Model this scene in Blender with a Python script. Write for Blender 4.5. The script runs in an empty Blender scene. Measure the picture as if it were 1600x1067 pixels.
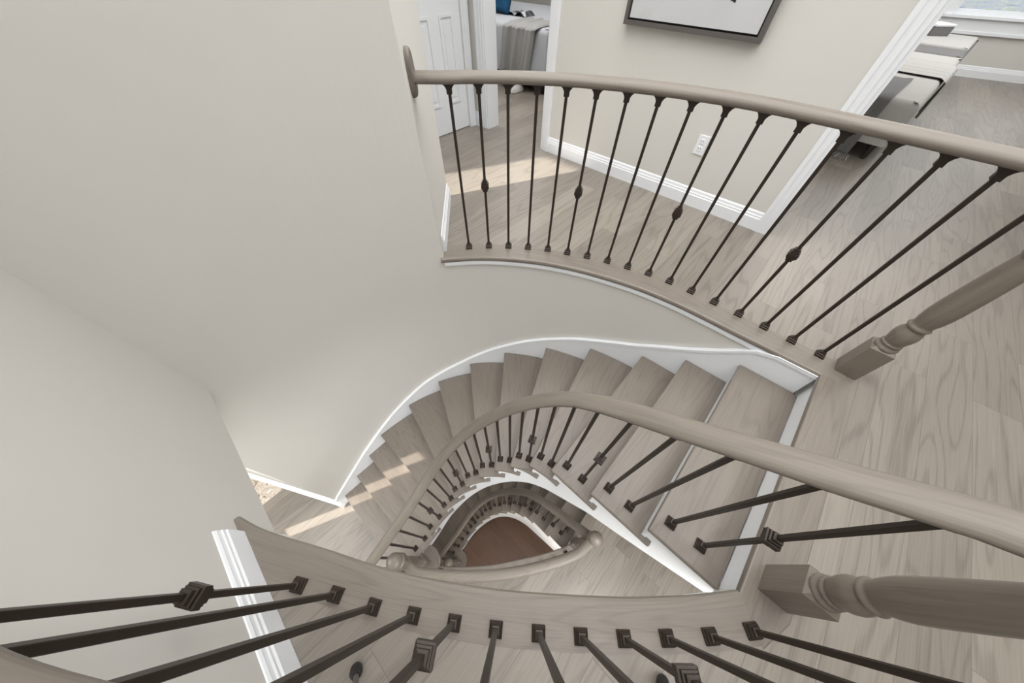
import bpy, math, random
from mathutils import Vector, Matrix, geometry
random.seed(7)
R = math.radians
# ------------------------------------------------------------------ camera, light, exposure
sc = bpy.context.scene
col = sc.collection
sc.view_settings.view_transform = 'Standard'
sc.view_settings.look = 'None'
sc.view_settings.gamma = 1
sc.view_settings.use_curve_mapping = False
sc.view_settings.exposure = 0.0
H = 1.26                                   # eye height over the upper floor (z = 0)
cam = bpy.data.objects.new('camera', bpy.data.cameras.new('camera'))
col.objects.link(cam)
cam.data.sensor_width = 36
cam.data.lens = 472.6 / 1600 * 36
cam.data.clip_start = .02
cam.matrix_world = Matrix.Translation((0, 0, H)) @ Matrix.Rotation(.6337, 4, 'X') @ Matrix.Rotation(.0115, 4, 'Z')
sc.camera = cam

w = bpy.data.worlds.new('daylight'); sc.world = w; w.use_nodes = True
w.node_tree.nodes['Background'].inputs[0].default_value = (.92, .96, 1, 1)
w.node_tree.nodes['Background'].inputs[1].default_value = 1.3
sd = bpy.data.lights.new('sun', 'SUN'); sd.energy = 15; sd.angle = R(.6); sd.color = (1, .93, .84)
so = bpy.data.objects.new('sun', sd); col.objects.link(so)
SAZ, SEL = R(22.5), R(22)
so.rotation_euler = Vector((math.cos(SAZ) * math.cos(SEL), math.sin(SAZ) * math.cos(SEL), -math.sin(SEL))).to_track_quat('-Z', 'Y').to_euler()

def area(name, loc, sx, sy, power, color=(1, .97, .93), rz=0, spread=180, rx=0):
    d = bpy.data.lights.new(name, 'AREA'); d.shape = 'RECTANGLE'; d.size = sx; d.size_y = sy
    d.energy = power; d.color = color; d.spread = R(spread)
    o = bpy.data.objects.new(name, d); col.objects.link(o); o.location = loc
    o.rotation_euler = (rx, 0, rz)
    return o
Z0, Z1, Z2 = 0.0, -2.52, -4.86             # upper floor, main floor, basement floor
RZ = math.atan2(-.668, .744)
LC = (1, .995, .985)
area('upper_hall_fill', (.75, .75, 2.40), 3.4, 3.2, 84, LC, rz=RZ, spread=135)  # added soft fill under the ceiling, stands for no fixture
area('hall_end_fill', (.1, 2.5, 2.40), 1.3, 1.0, 20, LC, rz=RZ)  # extra fill put in to brighten the panel door
area('left_hall_fill', (-2.6, 1.9, 2.40), 1.6, 1.2, 18, LC, rz=RZ)  # unseen fill added for the hall behind the curved wall
area('far_room_fill', (5.2, 4.4, 2.38), 3.2, 3.2, 90, LC, rz=RZ)  # added fill for the far room, no fixture there
area('opening_fill', (3.0, 1.5, 2.40), 1.2, .8, 16, LC, rz=RZ)  # fill added to lift the shaded front of the sofa
area('bedroom_near_fill', (-.3, 4.35, 2.38), 2.0, .7, 50, LC, rz=RZ)  # added fill inside the doorway, brightens the near side of the bed
area('bedroom_back_fill', (-.2, 6.2, 2.38), 2.0, 1.2, 30, LC, rz=RZ)  # second added bedroom fill, not a real lamp
area('main_floor_left_fill', (-2.7, -.3, -.26), 1.8, 1.8, 70, LC, rz=RZ)  # unseen fill added under the main floor ceiling, left of the well
area('main_floor_right_fill', (1.3, -1.5, -.26), 2.4, 1.6, 108, LC, rz=RZ)  # unseen fill added right of the well, not a real lamp
area('basement_stair_fill', (.3, -.75, -2.82), 1.6, .6, 32, (1, .92, .82), rx=R(66))  # added warm fill, tilted to brighten the lower treads

# ------------------------------------------------------------------ materials
def lin(c): return tuple(((v / 255) / 12.92 if v / 255 <= .04045 else ((v / 255 + .055) / 1.055) ** 2.4) for v in c) + (1,)
class NT:
    def __init__(s, name):
        s.m = bpy.data.materials.new(name); s.m.use_nodes = True
        s.t = s.m.node_tree; s.b = s.t.nodes['Principled BSDF']
    def n(s, typ, **k):
        o = s.t.nodes.new(typ)
        for a, v in k.items():
            if a.startswith('i_'):
                o.inputs[a[2:].replace('_', ' ')].default_value = v
            else: setattr(o, a, v)
        return o
    def l(s, a, b): s.t.links.new(a, b)
    def math(s, op, a, b=None, c=None):
        o = s.n('ShaderNodeMath', operation=op)
        for i, v in enumerate((a, b, c)):
            if v is None: continue
            if isinstance(v, (int, float)): o.inputs[i].default_value = v
            else: s.l(v, o.inputs[i])
        return o.outputs[0]
    def mix(s, f, a, b, bt='MIX'):
        o = s.n('ShaderNodeMix', data_type='RGBA', blend_type=bt)
        for i, v in ((0, f), (6, a), (7, b)):
            if isinstance(v, (int, float, tuple)): o.inputs[i].default_value = v
            else: s.l(v, o.inputs[i])
        return o.outputs[2]
    def ramp(s, f, stops):
        o = s.n('ShaderNodeValToRGB'); e = o.color_ramp.elements
        while len(e) < len(stops): e.new(.5)
        for x, (p, c) in zip(e, stops): x.position = p; x.color = c
        s.l(f, o.inputs[0]); return o.outputs[0]

def paint(name, c, rough=.6, bump=.0, scale=200):
    k = NT(name); n = k.n('ShaderNodeTexNoise', i_Scale=3.0, i_Detail=3.0)
    tc = k.n('ShaderNodeTexCoord'); k.l(tc.outputs['Object'], n.inputs['Vector'])
    a = lin(c); b = tuple(v * .96 for v in a[:3]) + (1,)
    k.l(k.mix(n.outputs['Fac'], a, b), k.b.inputs['Base Color']); k.b.inputs['Roughness'].default_value = rough
    if bump:
        n2 = k.n('ShaderNodeTexNoise', i_Scale=scale, i_Detail=2.0); k.l(tc.outputs['Object'], n2.inputs['Vector'])
        bp = k.n('ShaderNodeBump', i_Strength=bump, i_Distance=.001); k.l(n2.outputs['Fac'], bp.inputs['Height']); k.l(bp.outputs[0], k.b.inputs['Normal'])
    return k.m

def wood(name, light, dark, planks=False, rough=.38, ring=.62, width=.165):
    """u runs along the grain, v across it, both in metres"""
    k = NT(name)
    uv = k.n('ShaderNodeUVMap'); sp = k.n('ShaderNodeSeparateXYZ'); k.l(uv.outputs[0], sp.inputs[0])
    U, V = sp.outputs[0], sp.outputs[1]
    if planks:
        br = k.n('ShaderNodeTexBrick', offset=.37, offset_frequency=2, squash=1.0)
        for a, v in (('Scale', 1.0), ('Mortar Size', .0012), ('Mortar Smooth', .3), ('Brick Width', 1.15), ('Row Height', width), ('Bias', 0.0)): br.inputs[a].default_value = v
        br.inputs['Color1'].default_value = (0, 0, 0, 1); br.inputs['Color2'].default_value = (1, 1, 1, 1); br.inputs['Mortar'].default_value = (.5, .5, .5, 1)
        k.l(uv.outputs[0], br.inputs['Vector'])
        rnd = k.n('ShaderNodeSeparateColor'); k.l(br.outputs['Color'], rnd.inputs[0]); rv = rnd.outputs[0]
        seam = br.outputs['Fac']
    else:
        oi = k.n('ShaderNodeObjectInfo'); rv = oi.outputs['Random']; seam = None
    W = k.math('MULTIPLY', rv, 23.0)
    def noise(su, sv, detail, dist=0.0, sc_=1.0):
        cb = k.n('ShaderNodeCombineXYZ'); k.l(k.math('MULTIPLY', U, su), cb.inputs[0]); k.l(k.math('MULTIPLY', V, sv), cb.inputs[1])
        n = k.n('ShaderNodeTexNoise', noise_dimensions='4D', i_Scale=sc_, i_Detail=detail, i_Distortion=dist)
        k.l(cb.outputs[0], n.inputs['Vector']); k.l(W, n.inputs['W']); return n.outputs['Fac']
    body = noise(.75, 7.5, 1.2, .25)
    rings = k.math('SINE', k.math('MULTIPLY', body, 68.0 if planks else 90.0))
    line = k.ramp(rings, [(0.0, (0, 0, 0, 1)), (.55, (.15, .15, .15, 1)), (1.0, (1, 1, 1, 1))])
    ls = k.n('ShaderNodeSeparateColor'); k.l(line, ls.inputs[0])
    fibre = noise(5, 260, 3.0)
    broad = noise(.8, 3.0, 2.0)
    f = k.math('MULTIPLY', ls.outputs[0], k.math('MULTIPLY', k.math('ADD', k.math('MULTIPLY', fibre, 1.1), -.05), ring * 1.05))
    f = k.math('ADD', f, k.math('MULTIPLY', k.math('SUBTRACT', fibre, .5), .68))
    f = k.math('ADD', f, k.math('MULTIPLY', k.math('SUBTRACT', broad, .5), .5))
    f = k.math('ADD', f, .22)
    f.node.use_clamp = True
    c = k.mix(f, lin(light), lin(dark))
    tint = k.math('ADD', k.math('MULTIPLY', rv, .26 if planks else .10), .87 if planks else .95)
    hs = k.n('ShaderNodeHueSaturation'); k.l(c, hs.inputs['Color']); k.l(tint, hs.inputs['Value'])
    c = hs.outputs[0]
    if seam is not None: c = k.mix(k.math('MULTIPLY', seam, .55), c, lin((88, 78, 70)))
    k.l(c, k.b.inputs['Base Color'])
    k.b.inputs['Roughness'].default_value = rough
    bp = k.n('ShaderNodeBump', i_Strength=.12, i_Distance=.002); k.l(fibre, bp.inputs['Height']); k.l(bp.outputs[0], k.b.inputs['Normal'])
    return k.m

M = {}
M['wall'] = paint('wall_paint', (214, 212, 207), .75, .15, 260)
M['ceiling'] = paint('ceiling_paint', (235, 234, 230), .85)
M['trim'] = paint('white_trim', (238, 241, 245), .38)
M['floor'] = wood('oak_floor', (141, 134, 125), (92, 85, 78), True, .38, .48)
M['floor_dark'] = wood('oak_floor_lower', (104, 77, 60), (78, 55, 41), True, .40, .35, width=.14)
M['wood'] = wood('oak_stain', (130, 122, 113), (88, 80, 73), False, .36, .32)
M['rail'] = wood('oak_rail', (127, 119, 110), (84, 77, 70), False, .48, .30)
M['newel'] = wood('oak_newel', (128, 119, 110), (86, 78, 70), False, .36, .25)
k = NT('bronze_iron'); k.b.inputs['Base Color'].default_value = lin((52, 43, 37)); k.b.inputs['Metallic'].default_value = .35; k.b.inputs['Roughness'].default_value = .42
n = k.n('ShaderNodeTexNoise', i_Scale=90.0); bp = k.n('ShaderNodeBump', i_Strength=.15, i_Distance=.001); k.l(n.outputs['Fac'], bp.inputs['Height']); k.l(bp.outputs[0], k.b.inputs['Normal'])
M['iron'] = k.m
M['black'] = paint('black_paint', (30, 29, 29), .5)
M['frame'] = wood('grey_frame_wood', (96, 92, 88), (66, 63, 60), False, .4, .2)
M['rubber'] = paint('black_rubber', (38, 36, 36), .6)
M['steel'] = paint('tripod_grey', (92, 88, 84), .4)

def fabric(name, c1, c2, s=120, rough=.9):
    k = NT(name); tc = k.n('ShaderNodeTexCoord')
    a = k.n('ShaderNodeTexNoise', i_Scale=float(s), i_Detail=3.0); k.l(tc.outputs['Object'], a.inputs['Vector'])
    k.l(k.mix(a.outputs['Fac'], lin(c1), lin(c2)), k.b.inputs['Base Color']); k.b.inputs['Roughness'].default_value = rough
    bp = k.n('ShaderNodeBump', i_Strength=.3, i_Distance=.002); k.l(a.outputs['Fac'], bp.inputs['Height']); k.l(bp.outputs[0], k.b.inputs['Normal'])
    return k.m
M['cover'] = fabric('grey_bedspread', (178, 180, 184), (150, 152, 156))
M['throw'] = fabric('pale_throw', (196, 195, 192), (164, 163, 160))
M['bedthrow'] = fabric('grey_bed_throw', (158, 157, 155), (128, 127, 125))
M['darkfab'] = fabric('charcoal_fabric', (128, 127, 127), (98, 97, 97))
M['blue'] = fabric('blue_cushion', (20, 92, 134), (10, 40, 70), 40)
M['fluff'] = fabric('white_fluff', (214, 210, 206), (150, 146, 142), 60)
M['dark'] = paint('dark_stained_wood', (60, 55, 53), .45)
# marble
k = NT('marble_tile'); tc = k.n('ShaderNodeTexCoord'); a = k.n('ShaderNodeTexNoise', i_Scale=9.0, i_Detail=6.0, i_Distortion=1.6)
k.l(tc.outputs['Object'], a.inputs['Vector'])
k.l(k.ramp(a.outputs['Fac'], [(.35, lin((150, 130, 108))), (.48, lin((222, 214, 203))), (.56, lin((186, 172, 156))), (.7, lin((232, 228, 222)))]), k.b.inputs['Base Color'])
k.b.inputs['Roughness'].default_value = .2; M['marble'] = k.m
# canvas with a plain abstract wash
k = NT('canvas_art'); tc = k.n('ShaderNodeTexCoord'); a = k.n('ShaderNodeTexNoise', i_Scale=2.2, i_Detail=5.0, i_Distortion=.8); k.l(tc.outputs['Object'], a.inputs['Vector'])
k.l(k.ramp(a.outputs['Fac'], [(.0, lin((188, 190, 194))), (.62, lin((200, 201, 203))), (.68, lin((190, 191, 193)))]), k.b.inputs['Base Color']); k.b.inputs['Roughness'].default_value = .8
M['canvas'] = k.m
# printed page
k = NT('printed_page'); tc = k.n('ShaderNodeTexCoord'); a = k.n('ShaderNodeTexVoronoi', i_Scale=16.0); k.l(tc.outputs['Object'], a.inputs['Vector'])
sp = k.n('ShaderNodeSeparateColor'); k.l(a.outputs['Color'], sp.inputs[0])
k.l(k.ramp(sp.outputs[0], [(.3, lin((50, 52, 56))), (.6, lin((96, 98, 102))), (.8, lin((190, 190, 191)))]), k.b.inputs['Base Color']); k.b.inputs['Roughness'].default_value = .4
M['page'] = k.m
# outdoors
k = NT('winter_meadow'); tc = k.n('ShaderNodeTexCoord'); mp = k.n('ShaderNodeMapping'); mp.inputs['Rotation'].default_value = (0, 0, .5); mp.inputs['Scale'].default_value = (1.2, 5, 1)
k.l(tc.outputs['Object'], mp.inputs['Vector']); a = k.n('ShaderNodeTexNoise', i_Scale=1.6, i_Detail=8.0, i_Roughness=.75, i_Distortion=1.2); k.l(mp.outputs[0], a.inputs['Vector'])
k.l(k.ramp(a.outputs['Fac'], [(.3, lin((34, 38, 50))), (.42, lin((74, 82, 100))), (.50, lin((112, 120, 136))), (.56, lin((86, 96, 54))), (.63, lin((140, 144, 150)))]), k.b.inputs['Base Color'])
M['meadow'] = k.m
k = NT('window_glass'); k.b.inputs['Base Color'].default_value = (1, 1, 1, 1); k.b.inputs['Roughness'].default_value = 0; k.b.inputs['Transmission Weight'].default_value = 1; k.b.inputs['IOR'].default_value = 1.02
M['glass'] = k.m

# ------------------------------------------------------------------ mesh helpers
class MB:
    def __init__(s): s.v = []; s.f = []; s.uv = []; s.smooth = []
    def face(s, pts, uvs=None, smooth=False):
        i = len(s.v); s.v += [tuple(p) for p in pts]; s.f.append(tuple(range(i, i + len(pts))))
        if uvs is None:
            a = Vector(pts[1]) - Vector(pts[0]); nrm = geometry.normal([Vector(p) for p in pts]) if len(pts) > 2 else Vector((0, 0, 1))
            if abs(nrm.z) > .7: uvs = [(p[0], p[1]) for p in pts]
            elif abs(nrm.x) > abs(nrm.y): uvs = [(p[2], p[1]) for p in pts]
            else: uvs = [(p[2], p[0]) for p in pts]
        s.uv.append(list(uvs)); s.smooth.append(smooth)
    def box(s, c, size, ax=(1, 0), uvswap=False):
        """oriented box: ax is the plan direction of its first side; u runs along the longest side"""
        ux = Vector((ax[0], ax[1], 0)).normalized(); uy = Vector((-ux.y, ux.x, 0)); uz = Vector((0, 0, 1)); c = Vector(c)
        A = (ux, uy, uz); h = [x / 2 for x in size]; L = max(range(3), key=lambda i: size[i])
        P = lambda a, b, d: c + ux * a * h[0] + uy * b * h[1] + uz * d * h[2]
        for q in (((-1, -1, -1), (-1, 1, -1), (1, 1, -1), (1, -1, -1)), ((-1, -1, 1), (1, -1, 1), (1, 1, 1), (-1, 1, 1)),
                  ((-1, -1, -1), (1, -1, -1), (1, -1, 1), (-1, -1, 1)), ((1, 1, -1), (-1, 1, -1), (-1, 1, 1), (1, 1, 1)),
                  ((-1, 1, -1), (-1, -1, -1), (-1, -1, 1), (-1, 1, 1)), ((1, -1, -1), (1, 1, -1), (1, 1, 1), (1, -1, 1))):
            fixed = [i for i in range(3) if len({t[i] for t in q}) == 1][0]
            oth = [i for i in range(3) if i != fixed]
            if L in oth: u_, v_ = L, [i for i in oth if i != L][0]
            else: u_, v_ = oth
            s.face([P(*t) for t in q], [(t[u_] * h[u_], t[v_] * h[v_] + fixed * .7) for t in q])
    def poly(s, pts, z0, z1, holes=(), uvd=(1, 0), top=True, bottom=True, sides=True, uvo=(0, 0)):
        loops = [[Vector((p[0], p[1], 0)) for p in pts]] + [[Vector((p[0], p[1], 0)) for p in h] for h in holes]
        flat = [p for l in loops for p in l]; tris = geometry.tessellate_polygon(loops)
        d = Vector((uvd[0], uvd[1])).normalized(); n = Vector((-d.y, d.x))
        U = lambda p: (p[0] * d.x + p[1] * d.y + uvo[0], p[0] * n.x + p[1] * n.y + uvo[1])
        for t in tris:
            a, b, c = [flat[i] for i in t]
            if (b - a).cross(c - a).z < 0: b, c = c, b
            if top: s.face([(q.x, q.y, z1) for q in (a, b, c)], [U(q) for q in (a, b, c)])
            if bottom: s.face([(q.x, q.y, z0) for q in (c, b, a)], [U(q) for q in (c, b, a)])
        if sides:
            for l in loops:
                L = 0
                for a, b in zip(l, l[1:] + l[:1]):
                    e = (b - a).length
                    s.face([(a.x, a.y, z0), (b.x, b.y, z0), (b.x, b.y, z1), (a.x, a.y, z1)], [(L, z0), (L + e, z0), (L + e, z1), (L, z1)]); L += e
    def sweep(s, prof, path, smooth=True, closed=True, caps=True, tangents=None, plumb=True):
        """prof: (side, up) list; path: 3d points; u runs along the path"""
        path = [Vector(p) for p in path]; rings = []; L = 0; n = len(path)
        for i, p in enumerate(path):
            t = (path[min(i + 1, n - 1)] - path[max(i - 1, 0)]) if tangents is None else Vector(tangents[i])
            tp = Vector((t.x, t.y, 0)).normalized() if (t.x or t.y) else Vector((1, 0, 0))
            side = Vector((tp.y, -tp.x, 0)); up = Vector((0, 0, 1)) if plumb else side.cross(t).normalized()
            if i: L += (p - path[i - 1]).length
            rings.append(([p + side * a + up * b for a, b in prof], L))
        m = len(prof); per = [0]
        for j in range(m): a, b = prof[j], prof[(j + 1) % m]; per.append(per[-1] + math.hypot(a[0] - b[0], a[1] - b[1]))
        for i in range(n - 1):
            (r0, l0), (r1, l1) = rings[i], rings[i + 1]
            for j in range(m if closed else m - 1):
                jn = (j + 1) % m
                s.face([r0[j], r0[jn], r1[jn], r1[j]], [(l0, per[j]), (l0, per[j + 1]), (l1, per[j + 1]), (l1, per[j])], smooth)
        if caps and closed: s.face(list(reversed(rings[0][0]))); s.face(rings[-1][0])
    def lathe(s, prof, c=(0, 0, 0), seg=24):
        for (r0, z0), (r1, z1) in zip(prof, prof[1:]):
            for j in range(seg):
                a, b = 2 * math.pi * j / seg, 2 * math.pi * (j + 1) / seg
                P = lambda r, z, t: (c[0] + r * math.cos(t), c[1] + r * math.sin(t), c[2] + z)
                ua, ub = a * .05, b * .05
                if r0 < 1e-6: s.face([P(0, z0, a), P(r1, z1, b), P(r1, z1, a)][::-1], [(z0, ua), (z1, ua), (z1, ub)], True)
                elif r1 < 1e-6: s.face([P(r0, z0, a), P(r0, z0, b), P(0, z1, a)], [(z0, ua), (z0, ub), (z1, ua)], True)
                else: s.face([P(r0, z0, a), P(r0, z0, b), P(r1, z1, b), P(r1, z1, a)], [(z0, ua), (z0, ub), (z1, ub), (z1, ua)], True)
    def build(s, name, mat, parent=None, weld=True, bevel=0, seg=2, matrix=None):
        me = bpy.data.meshes.new(name); me.from_pydata(s.v, [], s.f)
        ul = me.uv_layers.new(name='UVMap'); i = 0
        for f in s.uv:
            for q in f: ul.data[i].uv = q; i += 1
        for p, sm in zip(me.polygons, s.smooth): p.use_smooth = sm
        if weld:
            import bmesh
            b = bmesh.new(); b.from_mesh(me); bmesh.ops.remove_doubles(b, verts=b.verts, dist=1e-5)
            bmesh.ops.dissolve_degenerate(b, dist=1e-6, edges=b.edges)
            bmesh.ops.recalc_face_normals(b, faces=b.faces); b.to_mesh(me); b.free()
        me.materials.append(M[mat] if isinstance(mat, str) else mat)
        o = bpy.data.objects.new(name, me); col.objects.link(o)
        if parent: o.parent = parent
        if bevel:
            m = o.modifiers.new('edge', 'BEVEL'); m.width = bevel; m.segments = seg; m.limit_method = 'ANGLE'; m.angle_limit = R(40)
        return o
def empty(name, loc=(0, 0, 0), rz=0):
    o = bpy.data.objects.new(name, None); col.objects.link(o); o.location = loc; o.rotation_euler = (0, 0, rz); o.empty_display_size = .1
    return o
def tag(o, label=None, cat=None, group=None, kind=None):
    if label: o['label'] = label
    if cat: o['category'] = cat
    if group: o['group'] = group
    if kind: o['kind'] = kind
    return o
def struct(o, label=None): tag(o, label, kind='structure'); return o

V2 = lambda p: Vector((p[0], p[1]))
def catmull(pts, n=6):
    P = [Vector(p) for p in pts]; P = [P[0] * 2 - P[1]] + P + [P[-1] * 2 - P[-2]]; out = []
    for i in range(1, len(P) - 2):
        a, b, c, d = P[i - 1:i + 3]
        for j in range(n):
            t = j / n
            out.append(.5 * ((2 * b) + (c - a) * t + (2 * a - 5 * b + 4 * c - d) * t * t + (3 * b - a - 3 * c + d) * t ** 3))
    out.append(P[-2]); return out
def smooth(pts, k=1):
    P = [Vector(p) for p in pts]
    for _ in range(k): P = [P[0]] + [(P[i - 1] + 2 * P[i] + P[i + 1]) / 4 for i in range(1, len(P) - 1)] + [P[-1]]
    return P
def offset(pts, d):
    """positive d: to the right hand of the path direction"""
    P = [V2(p) for p in pts]; out = []
    for i, p in enumerate(P):
        t = (P[min(i + 1, len(P) - 1)] - P[max(i - 1, 0)]).normalized(); out.append(p + Vector((t.y, -t.x)) * d)
    return out
def project(pts, p):
    best = (9e9, 0, None); L = 0; p = V2(p)
    for a, b in zip(pts, pts[1:]):
        a, b = V2(a), V2(b); e = b - a; t = max(0, min(1, (p - a).dot(e) / e.length_squared)); q = a + e * t; dd = (q - p).length
        if dd < best[0]: best = (dd, L + t * e.length, q)
        L += e.length
    return best
def at(pts, s):
    for a, b in zip(pts, pts[1:]):
        e = (V2(b) - V2(a)).length
        if s <= e: return V2(a) + (V2(b) - V2(a)) * (s / e)
        s -= e
    return V2(pts[-1])
def sub(pts, s0, s1, step=.03):
    n = max(1, int(abs(s1 - s0) / step)); return [at(pts, s0 + (s1 - s0) * i / n) for i in range(n + 1)]
def length(pts): return sum((V2(b) - V2(a)).length for a, b in zip(pts, pts[1:]))
def off_at(pts, s, d):
    L = length(pts); p = at(pts, s); t = at(pts, min(s + .015, L)) - at(pts, max(s - .015, 0)); t.normalize(); return p + Vector((t.y, -t.x)) * d
def interp(tab, x):
    if x <= tab[0][0]: return tab[0][1]
    for (a, u), (b, v) in zip(tab, tab[1:]):
        if x <= b: return u + (v - u) * (x - a) / (b - a)
    return tab[-1][1]
def ribbon(mb, inner, outer, z0, z1):
    """thick vertical wall between two plan lines; z0, z1 numbers or functions of the index"""
    f0 = z0 if callable(z0) else (lambda i: z0); f1 = z1 if callable(z1) else (lambda i: z1)
    n = len(inner); L = 0
    for i in range(n - 1):
        a, b, c, d = inner[i], inner[i + 1], outer[i + 1], outer[i]; e = (V2(b) - V2(a)).length
        A0, B0, A1, B1 = f0(i), f0(i + 1), f1(i), f1(i + 1)
        mb.face([(a[0], a[1], A0), (b[0], b[1], B0), (b[0], b[1], B1), (a[0], a[1], A1)], [(L, A0), (L + e, B0), (L + e, B1), (L, A1)])
        mb.face([(c[0], c[1], B0), (d[0], d[1], A0), (d[0], d[1], A1), (c[0], c[1], B1)], [(L, B0), (L + e, A0), (L + e, A1), (L, B1)])
        mb.face([(a[0], a[1], A1), (b[0], b[1], B1), (c[0], c[1], B1), (d[0], d[1], A1)], [(L, 0), (L + e, 0), (L + e, .1), (L, .1)])
        mb.face([(b[0], b[1], B0), (a[0], a[1], A0), (d[0], d[1], A0), (c[0], c[1], B0)], [(L, 0), (L + e, 0), (L + e, .1), (L, .1)])
        L += e
    for i in (0, n - 1):
        a, d = inner[i], outer[i]; mb.face([(a[0], a[1], f0(i)), (d[0], d[1], f0(i)), (d[0], d[1], f1(i)), (a[0], a[1], f1(i))])

# ------------------------------------------------------------------ plan curves (metres, camera above the origin)
a_ = Vector((.744, -.668)).normalized(); b_ = Vector((.668, .744)).normalized()     # the house's two wall directions
def ab(s, t): return a_ * s + b_ * t
OC = catmull([(1.493, .744), (1.39, .832), (1.283, .923), (1.18, 1.01), (1.09, 1.088), (.992, 1.17), (.881, 1.252), (.75, 1.335), (.599, 1.412), (.411, 1.49),
              (.212, 1.55), (.004, 1.585), (-.206, 1.596), (-.42, 1.575), (-.58, 1.535), (-.74, 1.475), (-.90, 1.395), (-1.05, 1.295), (-1.20, 1.172), (-1.33, 1.045),
              (-1.47, .89), (-1.62, .73), (-1.77, .57), (-1.83, .508)], 4)
WF = offset(OC, .022)          # drywall face of the curved wall
WB = offset(OC, .15)
IC = catmull([(.875, -.165), (.757, -.06), (.611, .074), (.443, .229), (.30, .36), (.226, .425), (.115, .495), (0, .535), (-.12, .55), (-.24, .541), (-.36, .505), (-.475, .443),
              (-.59, .352), (-.71, .205), (-.845, .04), (-1.0, -.13)], 4)
BN = catmull([(-.985, .130), (-.90, .098), (-.80, .072), (-.635, .036), (-.487, .0), (-.361, -.026), (-.24, -.044), (-.121, -.058), (-.004, -.069), (.106, -.075),
              (.214, -.079), (.368, -.082), (.522, -.078), (.627, -.072), (.742, -.061)], 4)
LA, LB = Vector((1.485, .742)), Vector((.747, -.062))     # landing nosing line
LD = (LB - LA).normalized(); LN = Vector((-.738, .675))   # LN: down the stair
DN = catmull([(-.78, -.02), (-.713, -.022), (-.58, -.028), (-.46, -.028), (-.325, -.020), (-.19, -.008), (-.103, .004), (.03, .026), (.17, .053), (.30, .078), (.44, .112), (.544, .141), (.63, .175)], 4)
C1, C2 = Vector((-1.64, .747)), Vector((-.955, .083))     # the straight wall on the left, its stair face
w1 = (C2 - C1).normalized()
s_stub = project(OC, (-.445, 1.573))[1]; s_c1 = project(OC, (-1.62, .73))[1]; LOC = length(OC)

# ------------------------------------------------------------------ floors, ceilings
W0 = Vector((6.54, 6.08)); WD = Vector((.858, -.513)).normalized()      # window wall of the far room
def wl_at_a(s_): return W0 + WD * ((s_ - W0.dot(a_)) / WD.dot(a_))
OUTER = [ab(-8, -2.3), ab(3.6, -2.3), wl_at_a(3.6) + b_ * .05, wl_at_a(-.68) + b_ * .05, ab(-.68, 7.0), ab(-8, 7.0)]
WH = offset(OC, .08); w1n = Vector((w1.y, -w1.x)) * .07
if w1n.dot(b_) > 0: w1n = -w1n
hole0 = [LA - LN * .03 - LD * .05] + [p for p in sub(WH, .0, s_c1 * length(WH) / LOC, .05)] + [C1 + w1n, C2 + w1n] + [V2(p) for p in offset(BN, .02)[4:]] + [LB - LN * .03]
f = MB(); f.poly(OUTER, -.03, 0, [hole0], uvd=b_, bottom=True)
struct(f.build('floor', 'floor'), 'upper hall floor of grey stained oak planks')
f = MB(); f.poly(OUTER, -.22, -.03, [hole0])
struct(f.build('ceiling', 'ceiling'), 'white ceiling of the main floor around the stairwell')
# main floor: hole under the flight
ML = (Vector((.734, .331)), Vector((.849, .467)))
mld = (ML[1] - ML[0]).normalized(); mln = Vector((-mld.y, mld.x))
mA = ML[0] - mld * .17; mB = ML[0] + mld * .82
s9 = project(OC, (-1.33, 1.045))[1]
i12 = project(IC, (-.845, .04))[1]
hole1 = [mB - mln * .02] + sub(WH, project(WH, mB)[1], s9, .05) + [at(IC, i12)] + [V2(p) for p in offset(DN, .02)[3:]] + [mA - mln * .02]
tile = ab(-2.365, 0).dot(a_)
f = MB(); f.poly([ab(-2.365, -2.3), ab(3.6, -2.3), ab(3.6, 7), ab(-2.365, 7)], Z1 - .03, Z1, [hole1], uvd=b_, uvo=(.3, .05))
struct(f.build('floor', 'floor'), 'main floor of grey oak planks one storey down')
f = MB(); f.poly([ab(-8, -2.3), ab(-2.365, -2.3), ab(-2.365, 7), ab(-8, 7)], Z1 - .03, Z1)
struct(f.build('floor', 'marble'), 'cream marble tiled corner of the main floor')
f = MB(); f.poly(OUTER, Z1 - .22, Z1 - .03, [hole1])
struct(f.build('ceiling', 'ceiling'), 'white basement ceiling')
f = MB(); f.poly(OUTER, Z2 - .05, Z2, uvd=a_)
struct(f.build('floor', 'floor_dark'), 'brown wooden basement floor at the bottom of the well')
f = MB(); f.poly(OUTER, 2.44, 2.50)
struct(f.build('ceiling', 'ceiling'), 'white upper ceiling')

# ------------------------------------------------------------------ walls
def wall_seg(mb, p, q, z0, z1, th):
    p, q = V2(p), V2(q); d = (q - p).normalized(); n = Vector((d.y, -d.x)) * th
    ribbon(mb, [p, q], [p + n, q + n], z0, z1)
m = MB()
i_ = sub(WF, s_stub, s_c1 + .03, .03); o_ = sub(WB, s_stub * length(WB) / LOC, (s_c1 + .03) * length(WB) / LOC, .03)
n_ = min(len(i_), len(o_)); i_ = sub(WF, s_stub, s_c1 + .03, .03)
def wcurve(s0, s1, step=.03):
    n = max(1, int((s1 - s0) / step)); A, B = [], []
    for j in range(n + 1):
        s = s0 + (s1 - s0) * j / n; p = at(OC, s); t = (at(OC, s + .01) - at(OC, s - .01))
        if s + .01 > LOC: t = at(OC, LOC) - at(OC, LOC - .02)
        if s < .01: t = at(OC, .02) - at(OC, 0)
        t.normalize(); nn = Vector((t.y, -t.x)); A.append(p + nn * .022); B.append(p + nn * .15)
    return A, B
A, B = wcurve(0, LOC); ribbon(m, A, B, Z2, Z1 - .0); ribbon(m, A, B, Z1, -.221)
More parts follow.
